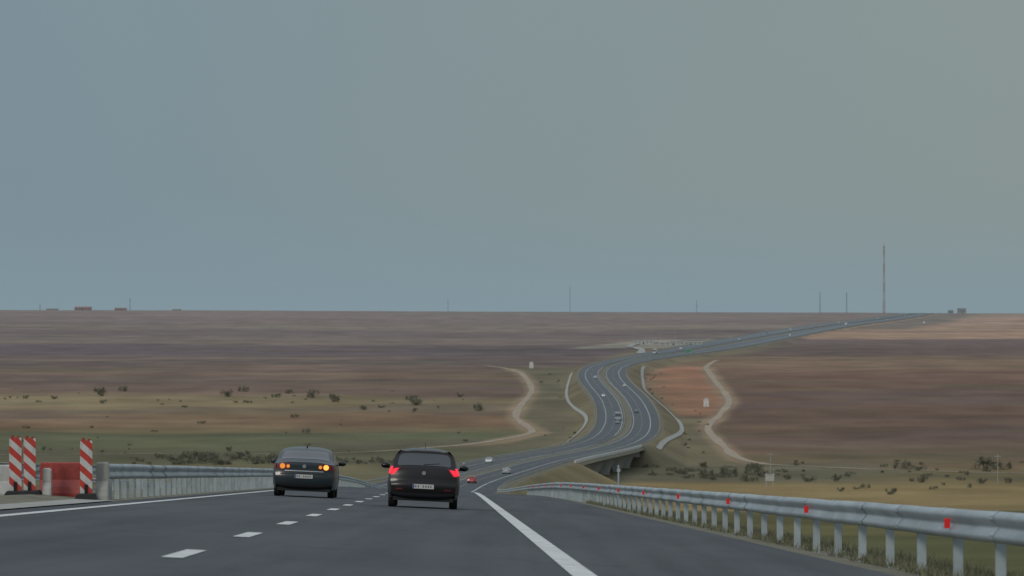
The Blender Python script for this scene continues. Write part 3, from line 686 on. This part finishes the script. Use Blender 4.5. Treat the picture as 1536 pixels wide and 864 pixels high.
def marker(x,y,h=4.5):
    z=float(terr(x,y)); e=empty('white_marker_hut',(x,y,z)); b_=MB(); b_.box(-1.3,1.3,-1,1,-.3,h*.8); b_.obj('walls',[wp],e)
    r=MB(); r.add([(-1.5,-1.2,h*.8+.01),(1.5,-1.2,h*.8+.01),(1.5,1.2,h*.8+.01),(-1.5,1.2,h*.8+.01),(0,0,h)],[(0,1,4),(1,2,4),(2,3,4),(3,0,4),(0,3,2,1)]); r.obj('roof',[wallm],e)
    d=MB(); d.box(-.3,.3,-1.03,-1.001,0,1.9); d.obj('door',[wallm],e)
marker(13,2690); marker(100,2060)
def pole(x,y,h,name='utility_pole'):
    z=float(terr(x,y)); e=empty(name,(x,y,z)); b_=MB(); b_.cyl((0,0,-.5),.16,h+.5,'z',8,r2=.1); b_.box(-1,1,-.08,.08,h-.7,h-.5)
    for q in (-.9,0,.9): b_.cyl((q,0,h-.5),.06,.25,'z',6)
    b_.obj('pole',[conc],e)
pole(150,1235,9); pole(84,1300,8)
e=empty('equipment_cabinet',(77,1195,float(terr(77,1195)))); b_=MB(); b_.cyl((-1,0,-.5),.15,4.5,'z',8); b_.cyl((1,0,-.5),.15,4.5,'z',8); b_.box(-1.3,1.3,-.5,.5,1.6,3.4); b_.box(-1.5,1.5,-.6,.6,3.42,3.6); b_.obj('panel_and_legs',[wallm],e)
def sign(o,y,w,h,mat):
    x=float(C(y))+o*float(WD(y)); z=float(rz(y,o))-.3; e=empty('motorway_sign',(x,y,z)); b_=MB(); 
    for q in (-w*.3,w*.3): b_.cyl((q,.1,-.5),.08,h+3,'z',8)
    b_.box(-w/2,w/2,-.03,.03,2.4,2.4+h,m=1); b_.box(-w/2+.1,w/2-.1,-.036,-.032,2.5,2.3+h,m=2); b_.obj('panel_and_posts',[steel_far,wallm,mat],e)
sign(15,2950,4,2.4,P('sign_green',(.05,.25,.15),.6))
e=empty('marker_post',put(15,150)); b_=MB(); b_.cyl((0,0,-.2),.035,1.7,'z',8); b_.cyl((0,-.04,1.3),.07,.02,'y',10); b_.obj('post',[steel],e)

# ------------------------------------------------------------------ world, sun, camera
w=bpy.data.worlds.new('World'); sc.world=w; w.use_nodes=True; nt=w.node_tree; nt.nodes.clear()
out=nt.nodes.new('ShaderNodeOutputWorld'); sky=nt.nodes.new('ShaderNodeTexSky'); sky.sky_type='NISHITA'; sky.sun_disc=False
EL,AZ=math.radians(32),math.radians(215)
sky.sun_elevation=EL; sky.sun_rotation=AZ; sky.dust_density=3; sky.air_density=1.5
bg1=nt.nodes.new('ShaderNodeBackground'); bg1.inputs[1].default_value=.06; nt.links.new(sky.outputs[0],bg1.inputs[0])
tc=nt.nodes.new('ShaderNodeTexCoord'); sx=nt.nodes.new('ShaderNodeSeparateXYZ'); nt.links.new(tc.outputs['Generated'],sx.inputs[0])
def mapr(v,a,b_,c,d):
    m=nt.nodes.new('ShaderNodeMapRange'); m.inputs[1].default_value=a;m.inputs[2].default_value=b_;m.inputs[3].default_value=c;m.inputs[4].default_value=d; m.interpolation_type='SMOOTHSTEP'; nt.links.new(v,m.inputs[0]); return m.outputs[0]
def mixc(fac,a,b_):
    m=nt.nodes.new('ShaderNodeMix'); m.data_type='RGBA'; nt.links.new(fac,m.inputs[0])
    for i_,c in ((6,a),(7,b_)):
        if isinstance(c,(list,tuple)): m.inputs[i_].default_value=(*c,1)
        else: nt.links.new(c,m.inputs[i_])
    return m.outputs[2]
nz=nt.nodes.new('ShaderNodeTexNoise'); nz.inputs['Scale'].default_value=6; nz.inputs['Detail'].default_value=2
mp=nt.nodes.new('ShaderNodeMapping'); mp.inputs['Scale'].default_value=(1,1,2); nt.links.new(tc.outputs['Generated'],mp.inputs[0]); nt.links.new(mp.outputs[0],nz.inputs['Vector'])
xf=math_node(nt,'ADD',sx.outputs['X'],math_node(nt,'MULTIPLY',math_node(nt,'SUBTRACT',nz.outputs['Fac'],.5),.15))
xf=math_node(nt,'ADD',xf,math_node(nt,'MULTIPLY',sx.outputs['Z'],.3))
lo=mixc(mapr(xf,-.18,.2,0,1),lin((124,144,155)),lin((138,151,150)))
lo2=mixc(mapr(sx.outputs['Z'],-.01,.035,0,1),lin((132,152,162)),lo)
hi=mixc(mapr(sx.outputs['Z'],.09,.7,0,1),lo2,(.56,.62,.69))
bg2=nt.nodes.new('ShaderNodeBackground'); bg2.inputs[1].default_value=1; nt.links.new(hi,bg2.inputs[0])
mx=nt.nodes.new('ShaderNodeMixShader'); mx.inputs[0].default_value=.95; nt.links.new(bg1.outputs[0],mx.inputs[1]); nt.links.new(bg2.outputs[0],mx.inputs[2]); nt.links.new(mx.outputs[0],out.inputs[0])
sl=bpy.data.lights.new('sun','SUN'); sl.energy=1.05; sl.angle=math.radians(14); sl.color=(1,.94,.84)
so=bpy.data.objects.new('sun',sl); sc.collection.objects.link(so)
d=Vector((math.sin(AZ)*math.cos(EL),math.cos(AZ)*math.cos(EL),math.sin(EL)))
so.rotation_euler=d.to_track_quat('Z','Y').to_euler()
cam=bpy.data.cameras.new('camera'); co=bpy.data.objects.new('camera',cam); sc.collection.objects.link(co)
co.location=(0,0,0); co.rotation_euler=(math.radians(90),0,0); cam.sensor_width=36; cam.lens=36*6000/1536; cam.shift_y=36/1536
cam.dof.use_dof=True; cam.dof.focus_distance=95; cam.dof.aperture_fstop=5.0
cam.clip_start=.5; cam.clip_end=40000; sc.camera=co
